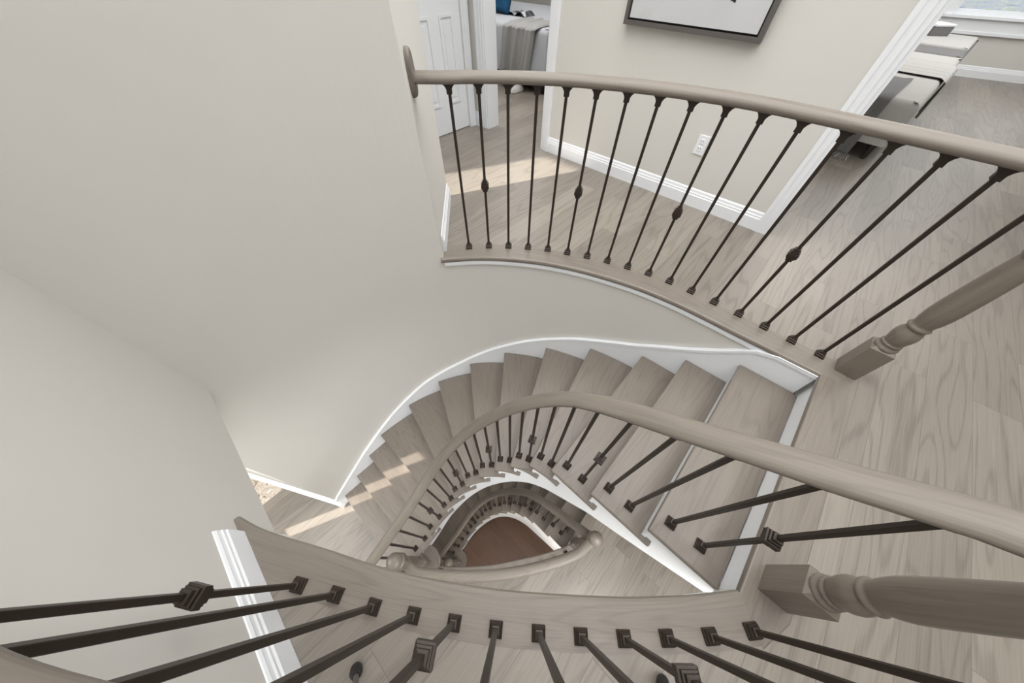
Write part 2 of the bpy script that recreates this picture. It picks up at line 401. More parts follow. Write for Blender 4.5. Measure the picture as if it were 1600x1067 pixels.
A, B = wcurve(0, s_stub); ribbon(m, A, B, -.221, -.03)
A, B = wcurve(s_stub, s_c1 + .02); ribbon(m, A, B, -.221, 2.44)
stub0 = A[0]
struct(m.build('wall_curved', 'wall', weld=True), 'curved pale greige wall around the stairwell')
# stub of the curved wall beside the landing rail
stub1 = Vector((-.51, 2.32))
m = MB(); d = (stub1 - stub0).normalized(); n = Vector((-d.y, d.x)) * .14
ribbon(m, [stub0, stub1], [stub0 + n, stub1 + n], 0, 2.44)
struct(m.build('wall_stub', 'wall'), 'short wall end that carries the rosette of the far handrail')
wall1_end = C2 + w1 * 3.2
m = MB(); nn = Vector((-w1.y, w1.x)) * -.13
ribbon(m, [C1 - w1 * .05, wall1_end], [C1 - w1 * .05 + nn, wall1_end + nn], -.22, 2.44)
struct(m.build('wall_left', 'wall'), 'straight greige wall left of the near balustrade')
# wall along the hall on the main floor
W3a = at(WF, length(WF)) + Vector((0, .004)); W3d = Vector((-.971, .239)).normalized()
m = MB(); W3n = Vector((-W3d.y, W3d.x)) * -.12
if W3n.y < 0: W3n = -W3n
ribbon(m, [W3a, W3a + W3d * 4], [W3a + W3n, W3a + W3d * 4 + W3n], Z1, -.22)
struct(m.build('wall_hall', 'wall'), 'greige wall of the main floor hall')
# outer box of the house with the slots the sun comes through
def boxwall(name, s0, s1, t, z0, z1, holes, along='a', label=''):
    """wall in the plane b = t (along a) or a = t (along b), holes = (s0, s1, z0, z1)"""
    m = MB(); th = .14
    P = (lambda s, d: ab(s, t - d)) if along == 'a' else (lambda s, d: ab(t + d, s))
    cuts = sorted({s0, s1} | {h[0] for h in holes} | {h[1] for h in holes})
    for u, v in zip(cuts, cuts[1:]):
        hs = [h for h in holes if h[0] <= u and v <= h[1]]
        zs = [z0] + [z for h in sorted(hs, key=lambda h: h[2]) for z in h[2:4]] + [z1]
        for za, zb in zip(zs[::2], zs[1::2]): ribbon(m, [P(u, 0), P(v, 0)], [P(u, th), P(v, th)], za, zb)
    return struct(m.build(name, 'wall', weld=False), label)
def uv2ab(u, v):
    p = Vector((u * math.cos(SAZ) - v * math.sin(SAZ), u * math.sin(SAZ) + v * math.cos(SAZ))); return p.dot(a_), p.dot(b_)
def slot(v, t=-2.3):
    # a coordinate where the sun ray of offset v crosses the plane b = t
    c = math.cos(SAZ), math.sin(SAZ); k_ = Vector(c).dot(b_); base = Vector((-v * c[1], v * c[0])); u = (t - base.dot(b_)) / k_
    return (Vector(c) * u + base).dot(a_), u
sA, uA = slot(2.80); sB, _ = slot(2.30)
tanE = math.tan(SEL)
mA1, mu = slot(1.225); mB1, _ = slot(1.075); mC1, _ = slot(1.50); mD1, _ = slot(1.44)
hu = sorted((sA, sB)); hm = sorted((mA1, mB1)); hc = sorted((mC1, mD1))
boxwall('wall_front', -8, 3.6, -2.3, -.22, 2.5, [(hu[0], hu[1], .9, (1.57 - uA) * tanE)], label='front wall of the upper floor with a tall window')
boxwall('wall_front', -8, 3.6, -2.3, Z1, -.22, [(hc[0], hc[1], Z1 + (-2.35 - mu) * tanE, Z1 + (-2.12 - mu) * tanE),
        (hm[0], hm[1], Z1 + (-2.13 - mu) * tanE, Z1 + .72 + (-.38 - mu) * tanE)], label='front wall of the main floor with narrow door lights')
boxwall('wall_back', -8, -.68, 7.14, 0, 2.5, [], label='bedroom back wall')
boxwall('wall_back', -8, 3.6, 7.14, Z1, -.22, [], label='main floor back wall')
boxwall('wall_right', -2.3, 9.3, 3.6, Z1, 2.5, [], along='b', label='right wall of the house')
boxwall('wall_far_left', -2.3, 7.1, -8, Z1, 2.5, [], along='b', label='far left wall')
boxwall('wall_basement', -8, 3.6, -2.3, Z2, Z1 - .22, [], label='basement wall')

# ------------------------------------------------------------------ nosing boards of the two openings
def nosing(path, wdt, z, name, label, mat='wood', off0=0.0):
    A = [V2(p) for p in path]; B = offset(path, wdt); m = MB(); th = .03
    # rounded front edge, flat top, u along the board
    prof = [(wdt, .002), (.012, .002), (.004, -.002), (0, -.010), (0, -.018), (.004, -.026), (.012, -.030), (wdt, -.030)]
    m.sweep([(x, y) for x, y in prof], [(p.x, p.y, z) for p in A], smooth=False)
    return struct(m.build(name, mat), label)
OCx = offset(OC, 0)
sA0 = 0.0
nosing([V2(OC[0]) - (V2(OC[1]) - V2(OC[0])).normalized() * .07] + sub(OC, 0, s_stub + .02, .03), .14, 0, 'trim_1', 'grey stained oak nosing board under the far curved balustrade')
nosing([LB - LD * .0 + Vector((0, 0)), LA], .145, 0, 'trim_2', 'oak nosing board at the top of the stair') if False else None
m = MB()
m.poly([LA + (-LD) * .10 - LN * .145, LA - LD * .02, LA, LB, LB + LD * .02, LB + LD * .10 - LN * .10, LB - LD * .02 - LN * .145], -.03, .0015, uvd=LD)
struct(m.build('trim_2', 'wood', bevel=.006), 'grey oak nosing board at the top of the upper stair flight')
nosing(BN, .13, 0, 'trim_3', 'grey stained oak nosing board under the near curved balustrade')
nosing(DN, .12, Z1, 'trim_4', 'oak nosing board along the main floor balustrade')
m = MB(); m.poly([mA, mB, mB - mln * .12, mA - mln * .12], Z1 - .03, Z1 + .0015, uvd=mld)
struct(m.build('trim_5', 'wood', bevel=.006), 'oak nosing board at the top of the lower flight')
# white band and fascias under the nosings
def band(path, d0, d1, z0, z1, name, label, mat='trim'):
    A, B = offset(path, d0), offset(path, d1); m = MB(); ribbon(m, A, B, z0, z1); return struct(m.build(name, mat), label)
band(sub(OC, 0, s_stub, .03), .006, .03, -.055, -.03, 'trim_6', 'white band under the far nosing board')
band(sub(OC, 0, s_stub, .03), .012, .03, -.065, -.055, 'trim_7', 'thin white moulding under the far nosing board')
band(BN[3:], .018, .05, -.22, -.03, 'trim_8', 'white fascia under the near nosing board')
band(DN, .018, .05, Z1 - .22, Z1 - .03, 'trim_9', 'white fascia under the main floor nosing board')

# ------------------------------------------------------------------ stairs
F = [LA] + [Vector(p) for p in ((1.29, .92), (1.12, 1.07), (.94, 1.215), (.63, 1.40), (.3, 1.53), (-.07, 1.592), (-.41, 1.58), (-.74, 1.475), (-1.05, 1.295), (-1.33, 1.045), (-1.47, .89), (-1.62, .73), (-1.77, .57))]
Q = [LB] + [Vector(p) for p in ((.564, .117), (.388, .279), (.226, .428), (.113, .497), (-.007, .534), (-.12, .55), (-.24, .541), (-.365, .503), (-.475, .443), (-.585, .355), (-.71, .205), (-.845, .04), (-1.0, -.13))]
for i in range(14): F[i] = project(OC, F[i])[2] if i else LA
RI = .18
OUT_TOP = [(project(OC, p)[1], z) for p, z in (((1.485, .75), -.03), ((1.36, .86), -.03), ((1.30, .93), -.06), ((1.19, 1.01), -.19), ((1.08, 1.10), -.31), ((.87, 1.26), -.50), ((.70, 1.36), -.60), ((.49, 1.46), -.70), ((.113, 1.57), -.895), ((-.218, 1.595), -1.08),
                                               ((-.482, 1.56), -1.235), ((-.837, 1.43), -1.395), ((-1.157, 1.21), -1.61), ((-1.482, .885), -1.89), ((-1.798, .54), -2.26), ((-1.83, .508), -2.31))]
IN_BOT = [(project(IC, p)[1], z) for p, z in (((.875, -.165), -.34), ((.757, -.06), -.46), ((.586, .10), -.648), ((.447, .235), -.790), ((.285, .378), -1.047), ((.163, .470), -1.24), ((.034, .525), -1.45), ((-.098, .548), -1.642),
                                              ((-.167, .550), -1.737), ((-.343, .512), -1.955), ((-.505, .42), -2.165), ((-.643, .29), -2.33), ((-.77, .135), -2.45), ((-.845, .04), -2.52))]
IN_BOT2 = [(project(IC, p)[1], z) for p, z in (((.757, -.06), -3.55), ((.551, .13), -3.69), ((.32, .345), -3.923), ((.127, .490), -4.12), ((-.047, .54), -4.20), ((-.206, .545), -4.32), ((-.382, .496), -4.58), ((-.556, .384), -4.75), ((-.75, .16), -4.86))]
def flight(name, label, zt, first, zfloor, inbot, shift=(0, 0)):
    """treads first..13; tread i lies (i - first + 1) risers under zt"""
    root = tag(empty(name), label, 'staircase')
    root.location = (shift[0], shift[1], 0)
    lv = lambda i: zt - RI * (i - first + 1)
    def back(i):                                                  # riser line behind front line i
        t = (Q[i] - F[i]).normalized(); n = Vector((t.y, -t.x)) * .026
        if n.dot((F[i - 1] if i else F[0] - LN) - F[i]) < 0 and i: n = -n
        if i == 0: n = -LN * .026
        return F[i] + n, Q[i] + n
    for i in range(first, 14):
        Pb, Qb = back(i - 1); so0, so1 = project(OC, Pb)[1], project(OC, F[i])[1]
        si0, si1 = project(IC, Qb)[1], project(IC, Q[i])[1]; sn = max(0, si0 - (.05 if i > first else .0))
        outer = sub(OC, so1, so0, .04)
        inner_in = [off_at(IC, si0 + (sn - si0) * q / 2, .034) for q in range(3)] if sn < si0 - .01 else [off_at(IC, si0, .034)]
        inner = sub(IC, sn, si1, .025)
        t = (Q[i] - F[i]).normalized()
        pts = [F[i]] + outer[1:] + ([Pb] if (outer[-1] - Pb).length > .004 else []) + inner_in + inner
        pts = [p for j, p in enumerate(pts) if j == 0 or (p - pts[j - 1]).length > .002]
        m = MB(); z = lv(i); m.poly(pts, z - .028, z, uvd=t, uvo=(i * 1.7, i * .9))
        if i == 13:
            c = Vector((-.81, .01)); arc = [c + Vector((math.cos(R(j * 10)), math.sin(R(j * 10)))) * .135 for j in range(36)]
            m.poly(arc, z - .028, z + .001, uvd=t, uvo=(.3, .2))
        m.build('tread', 'wood', root, bevel=.007, seg=2)
        # riser below front line i-1
        m = MB(); t2 = (Qb - Pb).normalized(); nn = Vector((t2.y, -t2.x))
        if nn.dot(F[i] - Pb) > 0: nn = -nn
        m.poly([Pb, Qb - t2 * .02, Qb - t2 * .02 + nn * .018, Pb + nn * .018], z - .001, z + RI - .029); m.build('riser', 'trim', root)
    Pb, Qb = back(13); t2 = (Qb - Pb).normalized(); nn = Vector((t2.y, -t2.x))
    if nn.dot(F[12] - Pb) < 0: nn = -nn
    m = MB(); m.poly([Pb, Qb, Qb + nn * .018, Pb + nn * .018], zfloor, lv(13) - .028); m.build('riser', 'trim', root)
    m = MB(); c = Vector((-.81, .01)); m.lathe([(.112, zfloor), (.112, lv(13) - .028)], (c.x, c.y, 0)); m.build('bullnose_riser', 'trim', root)
    # outer skirt with its moulding
    z_of = lambda s: interp(OUT_TOP, s) - (0 if first == 1 else 0) + (0 if first == 1 else (zt + RI))
    s0 = 0 if first == 1 else project(OC, F[1])[1] - .02
    n = 90; ss = [s0 + (LOC - .005 - s0) * j / n for j in range(n + 1)]
    A = [at(OC, s) for s in ss]
    def nrm(s): t = at(OC, min(s + .01, LOC)) - at(OC, max(s - .01, 0)); t.normalize(); return Vector((t.y, -t.x))
    B = [p + nrm(s) * .021 for p, s in zip(A, ss)]
    top = lambda j: min(z_of(ss[j]), zt - .03)
    m = MB(); ribbon(m, A, B, lambda j: max(top(j) - .50, zfloor), top); m.build('skirt', 'trim', root)
    A2 = [p - nrm(s) * .006 for p, s in zip(A, ss)]
    m = MB(); ribbon(m, A2, B, lambda j: top(j) - .006, lambda j: top(j) + .016); m.build('skirt_moulding', 'trim', root)
    # inner string, its top stepping under the treads
    cuts = [project(IC, back(i)[1])[1] for i in range(first - 1, 14)]
    m = MB(); f0 = cuts[0] if first == 1 else max(0, cuts[0] - .03)
    c0 = cuts[0]
    if first > 1: cuts[0] = f0
    for j, i in enumerate(range(first, 14)):
        a, b = cuts[j], cuts[j + 1]; n = max(2, int((b - a) / .03)); S = [a + (b - a) * q / n for q in range(n + 1)]
        ribbon(m, [off_at(IC, s, .026) for s in S], [off_at(IC, s, .046) for s in S], lambda q: max(interp(inbot, S[q]), zfloor), lambda q: lv(i) - .027)
    if first == 1: S = [cuts[-1] * 0 + c0 * q / 6 for q in range(7)]; ribbon(m, [off_at(IC, s, .026) for s in S], [off_at(IC, s, .046) for s in S], lambda q: interp(inbot, S[q]), lambda q: -.032)
    m.build('string', 'trim', root)
    # soffit
    m = MB(); n = 60
    rows = []
    for j in range(n + 1):
        fr = j / n; so_ = s0 + (LOC - s0) * fr; si_ = f0 + (cuts[-1] - f0) * fr
        # pair the two sides by tread
        rows.append((so_, si_))
    pairs = [(project(OC, back(i)[0])[1], project(IC, back(i)[1])[1]) for i in range(first - 1, 14)]
    rows = []
    for (a0, b0), (a1, b1) in zip(pairs, pairs[1:]):
        for q in range(3): rows.append((a0 + (a1 - a0) * q / 3, b0 + (b1 - b0) * q / 3))
    rows.append(pairs[-1])
    pr = None
    for so_, si_ in rows:
        p, q = off_at(OC, so_, .02), off_at(IC, si_, .03); zz = max(interp(inbot, si_), zfloor) + .012; c_ = ((p.x, p.y, zz), (q.x, q.y, zz))
        if pr: m.face([pr[0], c_[0], c_[1], pr[1]], None, True)
        pr = c_
    m.build('soffit', 'ceiling', root)
    return root
flight('staircase', 'curved open staircase with oak treads and white risers falling from the upper floor', Z0, 1, Z1, IN_BOT)
flight('staircase', 'lower curved staircase seen through the well, from main floor down to the basement', Z1, 2, Z2, IN_BOT2, (0, .025))

# ------------------------------------------------------------------ balusters, rails, newels
def sqstack(mb, prof, z=0):
    for (h0, z0), (h1, z1) in zip(prof, prof[1:]):
        P = lambda h, zz: [(-h, -h, zz + z), (h, -h, zz + z), (h, h, zz + z), (-h, h, zz + z)]
        a, b = P(h0, z0), P(h1, z1)
        for i in range(4): j = (i + 1) % 4; mb.face([a[i], a[j], b[j], b[i]])
    h, zz = prof[0]; mb.face([(-h, -h, zz + z), (-h, h, zz + z), (h, h, zz + z), (h, -h, zz + z)])
    h, zz = prof[-1]; mb.face([(-h, -h, zz + z), (h, -h, zz + z), (h, h, zz + z), (-h, h, zz + z)])
HW = .0068
m = MB(); sqstack(m, [(.020, 0), (.020, .009), (.0165, .012), (.0165, .019), (.0125, .023), (.0105, .032), (HW, .033)]); shoe0 = m.build('shoe', 'iron'); shoe_me = shoe0.data
m = MB(); sqstack(m, [(HW, -.031), (.0125, -.030), (.0125, -.020), (.0165, -.019), (.0165, -.011), (.021, -.010), (.021, .010), (.0165, .011), (.0165, .019), (.0125, .020), (.0125, .030), (HW, .031)]); knob0 = m.build('collar', 'iron'); knob_me = knob0.data
bpy.data.objects.remove(shoe0); bpy.data.objects.remove(knob0)
def inst(name, me, parent, loc, rz=0):
    o = bpy.data.objects.new(name, me); col.objects.link(o); o.parent = parent; o.location = loc; o.rotation_euler = (0, 0, rz); return o
def baluster(root, p, z, h, ang, knob, slope=0.0):
    m = MB(); m.box((0, 0, (h + .01) / 2), (HW * 2, HW * 2, h + .01)); b = m.build('baluster', 'iron', root, bevel=.0012, seg=1)
    b.location = (p[0], p[1], z); b.rotation_euler = (0, 0, ang)
    inst('shoe', shoe_me, b, (0, 0, 0))
    if knob: inst('collar', knob_me, b, (0, 0, .405))
    m = MB(); tz = lambda x: h + x * slope
    pr = [(.0120, -.040), (.0120, -.023), (.0140, -.019), (.0180, -.012), (.0250, -.006), (.0300, -.003), (.0300, .002)]
    hy = .0115
    for (x0, z0), (x1, z1) in zip(pr, pr[1:]):
        for sgn in (-1, 1):
            m.face([(sgn * x0, -hy, tz(sgn * x0) + z0), (sgn * x0, hy, tz(sgn * x0) + z0), (sgn * x1, hy, tz(sgn * x1) + z1), (sgn * x1, -hy, tz(sgn * x1) + z1)])
        for y in (-hy, hy):
            m.face([(-x0, y, tz(-x0) + z0), (x0, y, tz(x0) + z0), (x1, y, tz(x1) + z1), (-x1, y, tz(-x1) + z1)])
    x0, z0 = pr[0]; m.face([(-x0, -hy, tz(-x0) + z0), (x0, -hy, tz(x0) + z0), (x0, hy, tz(x0) + z0), (-x0, hy, tz(-x0) + z0)])
    m.build('bracket', 'iron', b)
    return b
RP = [(-.026, 0), (-.034, .003), (-.0375, .009), (-.0385, .016), (-.037, .023), (-.031, .030), (-.020, .038), (-.008, .0405),
      (.008, .0405), (.020, .038), (.031, .031), (.037, .023), (.0385, .016), (.0375, .009), (.034, .003), (.026, 0)]
def handrail(root, path, mat='rail'):
    m = MB(); m.sweep(RP, path); return m.build('handrail', mat, root)
NP = [(.030, .185), (.040, .190), (.043, .197), (.041, .206), (.034, .210), (.036, .216), (.0385, .221), (.036, .226), (.032, .229), (.035, .234), (.037, .245), (.041, .262), (.0425, .280), (.040, .297),
      (.034, .312), (.031, .318), (.036, .322), (.0395, .329), (.036, .336), (.032, .340), (.0335, .348), (.038, .37), (.0415, .40), (.0425, .44), (.041, .52), (.0385, .60), (.0355, .655), (.034, .662), (.039, .667),
      (.041, .674), (.038, .681), (.033, .685), (.034, .70), (.040, .715), (.035, .725)]
def newel(root, p, z, ang, style='block', top=1.0):
    m = MB(); ax = (math.cos(ang), math.sin(ang)); hs = .0435
    m.box((p[0], p[1], z + .0925), (.087, .087, .185), ax)
    c = Vector((p[0], p[1], z)); u = Vector((ax[0], ax[1], 0)); v = Vector((-u.y, u.x, 0))
    q0 = [c + u * a * hs + v * b * hs + Vector((0, 0, .185)) for a, b in ((-1, -1), (1, -1), (1, 1), (-1, 1))]
    q1 = [c + u * a * .031 + v * b * .031 + Vector((0, 0, .197)) for a, b in ((-1, -1), (1, -1), (1, 1), (-1, 1))]
    for i in range(4): j = (i + 1) % 4; m.face([q0[i], q0[j], q1[j], q1[i]])
    m.lathe(NP, (p[0], p[1], z), 32)
    m.box((p[0], p[1], z + (.715 + top) / 2), (.08, .08, top - .715), ax)
    if style == 'ball':
        m.lathe([(.052, top), (.056, top + .008), (.052, top + .016), (.034, top + .020), (.030, top + .026), (.040, top + .034), (.051, top + .050), (.056, top + .070), (.053, top + .090), (.042, top + .108), (.024, top + .120), (0, top + .124)], (p[0], p[1], z), 28)
    else:
        m.box((p[0], p[1], z + top + .012), (.10, .10, .024), ax)
    return m.build('newel_post', 'newel', root)

# far balustrade
AB = [(-.293, 1.70), (-.162, 1.712), (-.031, 1.712), (.100, 1.702), (.230, 1.683), (.357, 1.652), (.482, 1.615), (.605, 1.570), (.724, 1.515), (.840, 1.456), (.949, 1.386), (1.052, 1.305), (1.155, 1.218), (1.257, 1.129), (1.356, 1.040), (1.454, .950), (1.548, .861)]
NAp, NBp = Vector((1.632, .780)), Vector((.866, -.055)); nang = math.atan2(LN.y, LN.x)
def tang(L, i): a, b = Vector(L[max(i - 1, 0)]), Vector(L[min(i + 1, len(L) - 1)]); return math.atan2(b.y - a.y, b.x - a.x)
HB = .86
t = tag(empty('balustrade', (-.29, 1.70, 0)), 'far curved oak and iron balustrade ending in a rosette on the wall', 'balustrade')
def rel(root):                                                          # children keep world coordinates
    mi = Matrix.Translation(root.location).inverted()
    for c in root.children: c.matrix_parent_inverse = mi
for i, p in enumerate(AB): baluster(t, p, 0.002, HB, tang(AB, i), i in (1, 5, 9, 13))
ros = Vector((-.462, 1.698))
path = catmull([(ros.x, ros.y, HB)] + [(p[0], p[1], HB) for p in AB] + [(NAp.x, NAp.y, HB)], 4)
handrail(t, path)
m = MB(); sd_ = (stub1 - stub0).normalized(); snn = Vector((sd_.y, -sd_.x)); rc = stub0 + sd_ * ((ros - stub0).dot(sd_)); ov = []
for j in range(32):
    a = 2 * math.pi * j / 32; x, z = math.cos(a), math.sin(a); ov.append((abs(x) ** .8 * (1 if x > 0 else -1) * .046, abs(z) ** .8 * (1 if z > 0 else -1) * .085))
def ring(s_, d_): return [(rc.x + sd_.x * a * s_ + snn.x * d_, rc.y + sd_.y * a * s_ + snn.y * d_, HB + .032 + b * s_) for a, b in ov]
rg = [ring(1, 0), ring(1, .012), ring(.93, .020), ring(.86, .022)]
for r0, r1 in zip(rg, rg[1:]):
    for j in range(32): jn = (j + 1) % 32; m.face([r0[j], r0[jn], r1[jn], r1[j]])
m.face(rg[-1]); m.build('rosette', 'rail', t)
newel(t, NAp, 0.0015, nang, 'ball', .98); rel(t)

# near balustrade
BB = [(-.677, -.062), (-.550, -.084), (-.423, -.112), (-.295, -.131), (-.167, -.147), (-.039, -.160), (.090, -.168), (.217, -.174), (.346, -.177), (.475, -.175), (.607, -.170), (.739, -.157)]
t = tag(empty('balustrade', (-.04, -.16, 0)), 'near curved oak and iron balustrade closest to the viewer, in front of the stairwell', 'balustrade')
for i, p in enumerate(BB): baluster(t, p, 0.002, HB, tang(BB, i), i in (0, 4, 8))
wallp = C2 + w1 * (((Vector((-.80, -.03)) - C2).dot(w1)))
handrail(t, catmull([(-.775, -.036, HB)] + [(p[0], p[1], HB) for p in BB] + [(NBp.x, NBp.y, HB)], 4))
newel(t, NBp, 0.0015, nang, 'ball', .98); rel(t)

# stair railing of a flight
CB = [(.755, .064), (.661, .141), (.568, .226), (.484, .304), (.399, .382), (.320, .452), (.255, .508), (.191, .551), (.125, .583), (.058, .605), (-.006, .621), (-.077, .629), (-.151, .632), (-.223, .627), (-.291, .613), (-.356, .590), (-.420, .558), (-.480, .518),
      (-.536, .472), (-.592, .419), (-.656, .346), (-.729, .267), (-.805, .187), (-.877, .107), (-.947, .027)]
CT = [0.692, 0.606, 0.515, 0.428, 0.345, 0.265, 0.184, 0.096, 0.008, -0.078, -0.164, -0.258, -0.362, -0.462, -0.558, -0.648, -0.736, -0.82, -0.904, -0.99, -1.07, -1.152, -1.236, -1.305, -1.37]
def railing(name, label, k0, dz, pre, first, shift=(0, 0)):
    t = tag(empty(name, (CB[k0][0], CB[k0][1], dz)), label, 'railing'); rz_ = -.03 if k0 else 0
    bs = [(CB[k][0] + shift[0], CB[k][1] + shift[1] * (1 - .55 * (k - 2) / 22)) for k in range(25)]
    for k in range(k0, 25):
        z = -RI * (k // 2 + 1) + dz + .0; top = CT[k] + dz + rz_
        d = (Vector(bs[min(k + 1, 24)]) - Vector(bs[max(k - 1, 0)])).length
        sl = (CT[min(k + 1, 24)] - CT[max(k - 1, 0)]) / d
        baluster(t, bs[k], z, top - z, tang(bs, k), (k - k0) % 4 == first, sl)
    pts = pre + [(bs[k][0], bs[k][1], CT[k] + dz + rz_) for k in range(k0, 25)] + [(-1.02, -.06, -1.42 + dz)]
    nk = 6 - k0 + len(pre) + 1
    handrail(t, [tuple(p) for p in pts[:nk - 1]] + [tuple(p) for p in catmull(pts[nk - 1:], 5)])
    if k0: newel(t, FP, -RI * 13 + dz + .001, nang, 'ball', .93)
    else: newel(t, (-1.035, -.075), -RI * 13 + dz + .0, nang, 'ball', .93)
    rel(t); return t
railing('stair_railing', 'oak handrail with iron balusters following the upper stair flight', 0, 0, [(NBp.x - .02, NBp.y + .02, .782)], 0)
# main floor balustrade and the railing of the lower flight
EP, FP = Vector((.678, .166)), Vector((-.815, .005))
dl = catmull([(-.815, .0, 0), (-.72, -.055, 0), (-.60, -.072, 0), (-.48, -.078, 0), (-.347, -.080, 0), (-.143, -.073, 0), (.062, -.052, 0), (.24, -.018, 0), (.43, .030, 0), (.556, .078, 0), (.678, .166, 0)], 5)
dl2 = [V2(p) for p in dl]; LDL = length(dl2)
t = tag(empty('balustrade', (0, -.05, Z1)), 'low curved balustrade of the main floor with ball topped posts at both ends', 'balustrade')
nD = 10; DB = [tuple(at(dl2, .155 + (LDL - .155 - .125) * i / (nD))) for i in range(nD + 1)]
for i, p in enumerate(DB): baluster(t, p, Z1 + .002, HB, tang(DB, i), False)
handrail(t, [(p.x, p.y, Z1 + HB) for p in dl2])
newel(t, EP, Z1 + .0015, nang, 'ball', .87)
newel(t, FP, Z1 + RI + .001, nang, 'ball', .87); rel(t)
railing('stair_railing', 'lower oak handrail with iron balusters curling down to the basement', 2, Z1 + RI, [(EP.x - .02, EP.y + .02, Z1 + HB - .04)], 0, (0, .055))

# ------------------------------------------------------------------ upper hall: wall with the picture, bedroom doorway, door
def P4(s, d=0.0): return Vector((1.763, 1.913)) - a_ * s + b_ * d        # along the picture wall, d into the rooms behind it
def wallbox(name, segs, label, mat='wall'):
    m = MB()
    for p, q, n, z0, z1 in segs: ribbon(m, [p, q], [p + n, q + n], z0, z1)
    return struct(m.build(name, mat, weld=False), label)
T4 = .147
wallbox('wall_picture', [(P4(-.03), P4(2.01), b_ * T4, 0, 2.44), (P4(2.01), P4(2.75), b_ * T4, 2.05, 2.44), (P4(2.75), P4(3.05), b_ * T4, 0, 2.44),
                         (P4(-2.6), P4(-.03), b_ * T4, 2.10, 2.44), (P4(-3.6), P4(-2.6), b_ * T4, 0, 2.44)], 'greige hall wall with the framed picture and the outlet')
PC = P4(2.93)
def P5(t, d=0.0): return PC - b_ * t - a_ * d                            # wall of the closed door, d behind it
wallbox('wall_door', [(P5(-.05), P5(.09), -a_ * .12, 0, 2.44), (P5(.09), P5(.75), -a_ * .12, 2.03, 2.44), (P5(.75), P5(1.35), -a_ * .12, 0, 2.44),
                      (P5(1.35), P5(1.35, 4.6), -b_ * .12, 0, 2.44)], 'greige hall wall around the white panel door')
wallbox('wall_divider', [(ab(-.68, 2.7), ab(-.68, 9.2), -a_ * .10, 0, 2.44)], 'wall between the bedroom and the far room')
def casing(name, p, q, nrm, z0, z1, label, wdt=None):
    """flat door casing with a raised outer edge from p to q, standing out along nrm"""
    m = MB(); e = (q - p); L = e.length; e.normalize()
    steps = [(0, .30, .012), (.30, .72, .017), (.72, 1.0, .022)]
    for a, b, d in steps: ribbon(m, [p + e * L * a, p + e * L * b], [p + e * L * a + nrm * d, p + e * L * b + nrm * d], z0, z1)
    return struct(m.build(name, 'trim', weld=False), label)
casing('trim_10', P4(-.03), P4(.055), -b_, 0, 2.10, 'white casing of the cased opening')
casing('trim_11', P4(-.03, T4), P4(.055, T4), b_, 0, 2.10, 'white casing behind the cased opening')
wallbox('trim_12', [(P4(-.030, -.004), P4(-.030, T4 + .004), a_ * .018, 0, 2.10)], 'white jamb of the cased opening', 'trim')
casing('trim_13', P4(2.01), P4(1.935), -b_, 0, 2.12, 'white casing on the right of the bedroom doorway')
casing('trim_14', P4(2.75), P4(2.835), -b_, 0, 2.12, 'white casing on the left of the bedroom doorway')
wallbox('trim_15', [(P4(2.01, -.004), P4(2.01, T4), -a_ * .016, 0, 2.05), (P4(2.75, -.004), P4(2.75, T4), a_ * .016, 0, 2.05)], 'white jambs of the bedroom doorway', 'trim')
wallbox('trim_16', [(P4(1.935), P4(2.835), -b_ * .02, 2.05, 2.13), (P4(-2.6), P4(.055), -b_ * .02, 2.10, 2.18)], 'white head casings', 'trim')
casing('trim_17', P5(.088), P5(.02), a_, 0, 2.10, 'white casing on the right of the panel door')
casing('trim_18', P5(.752), P5(.82), a_, 0, 2.10, 'white casing on the left of the panel door')
# six panel door
root = struct(empty('door_1', (P5(.42).x, P5(.42).y, 0)), 'closed white six panel door at the end of the hall')
m = MB(); ribbon(m, [P5(.09, .012), P5(.75, .012)], [P5(.09, .05), P5(.75, .05)], .006, 2.03); m.build('door_leaf', 'trim', root, weld=False)
for z0, z1 in ((.24, .84), (.97, 1.55), (1.65, 1.90)):
    for t0, t1 in ((.18, .325), (.43, .575)):
        m = MB()
        for (a0, a1, b0, b1) in ((t0, t1, z0, z0 + .018), (t0, t1, z1 - .018, z1), (t0, t0 + .018, z0 + .018, z1 - .018), (t1 - .018, t1, z0 + .018, z1 - .018)):
            ribbon(m, [P5(a0, .003), P5(a1, .003)], [P5(a0, .02), P5(a1, .02)], b0, b1)
        ribbon(m, [P5(t0 + .04, .006), P5(t1 - .04, .006)], [P5(t0 + .04, .02), P5(t1 - .04, .02)], z0 + .05, z1 - .05)
        m.build('door_panel', 'trim', root, weld=False)
m = MB(); m.lathe([(0, 0), (.012, 0), (.012, .03), (.026, .04), (.028, .052), (.020, .062), (0, .064)], (0, 0, 0), 18)
kb = m.build('door_knob', 'steel', root); kb.location = (P5(.69, 0).x, P5(.69, 0).y, .93); kb.rotation_euler = (R(90), 0, math.atan2(a_.y, a_.x) + R(90))
rel(root)
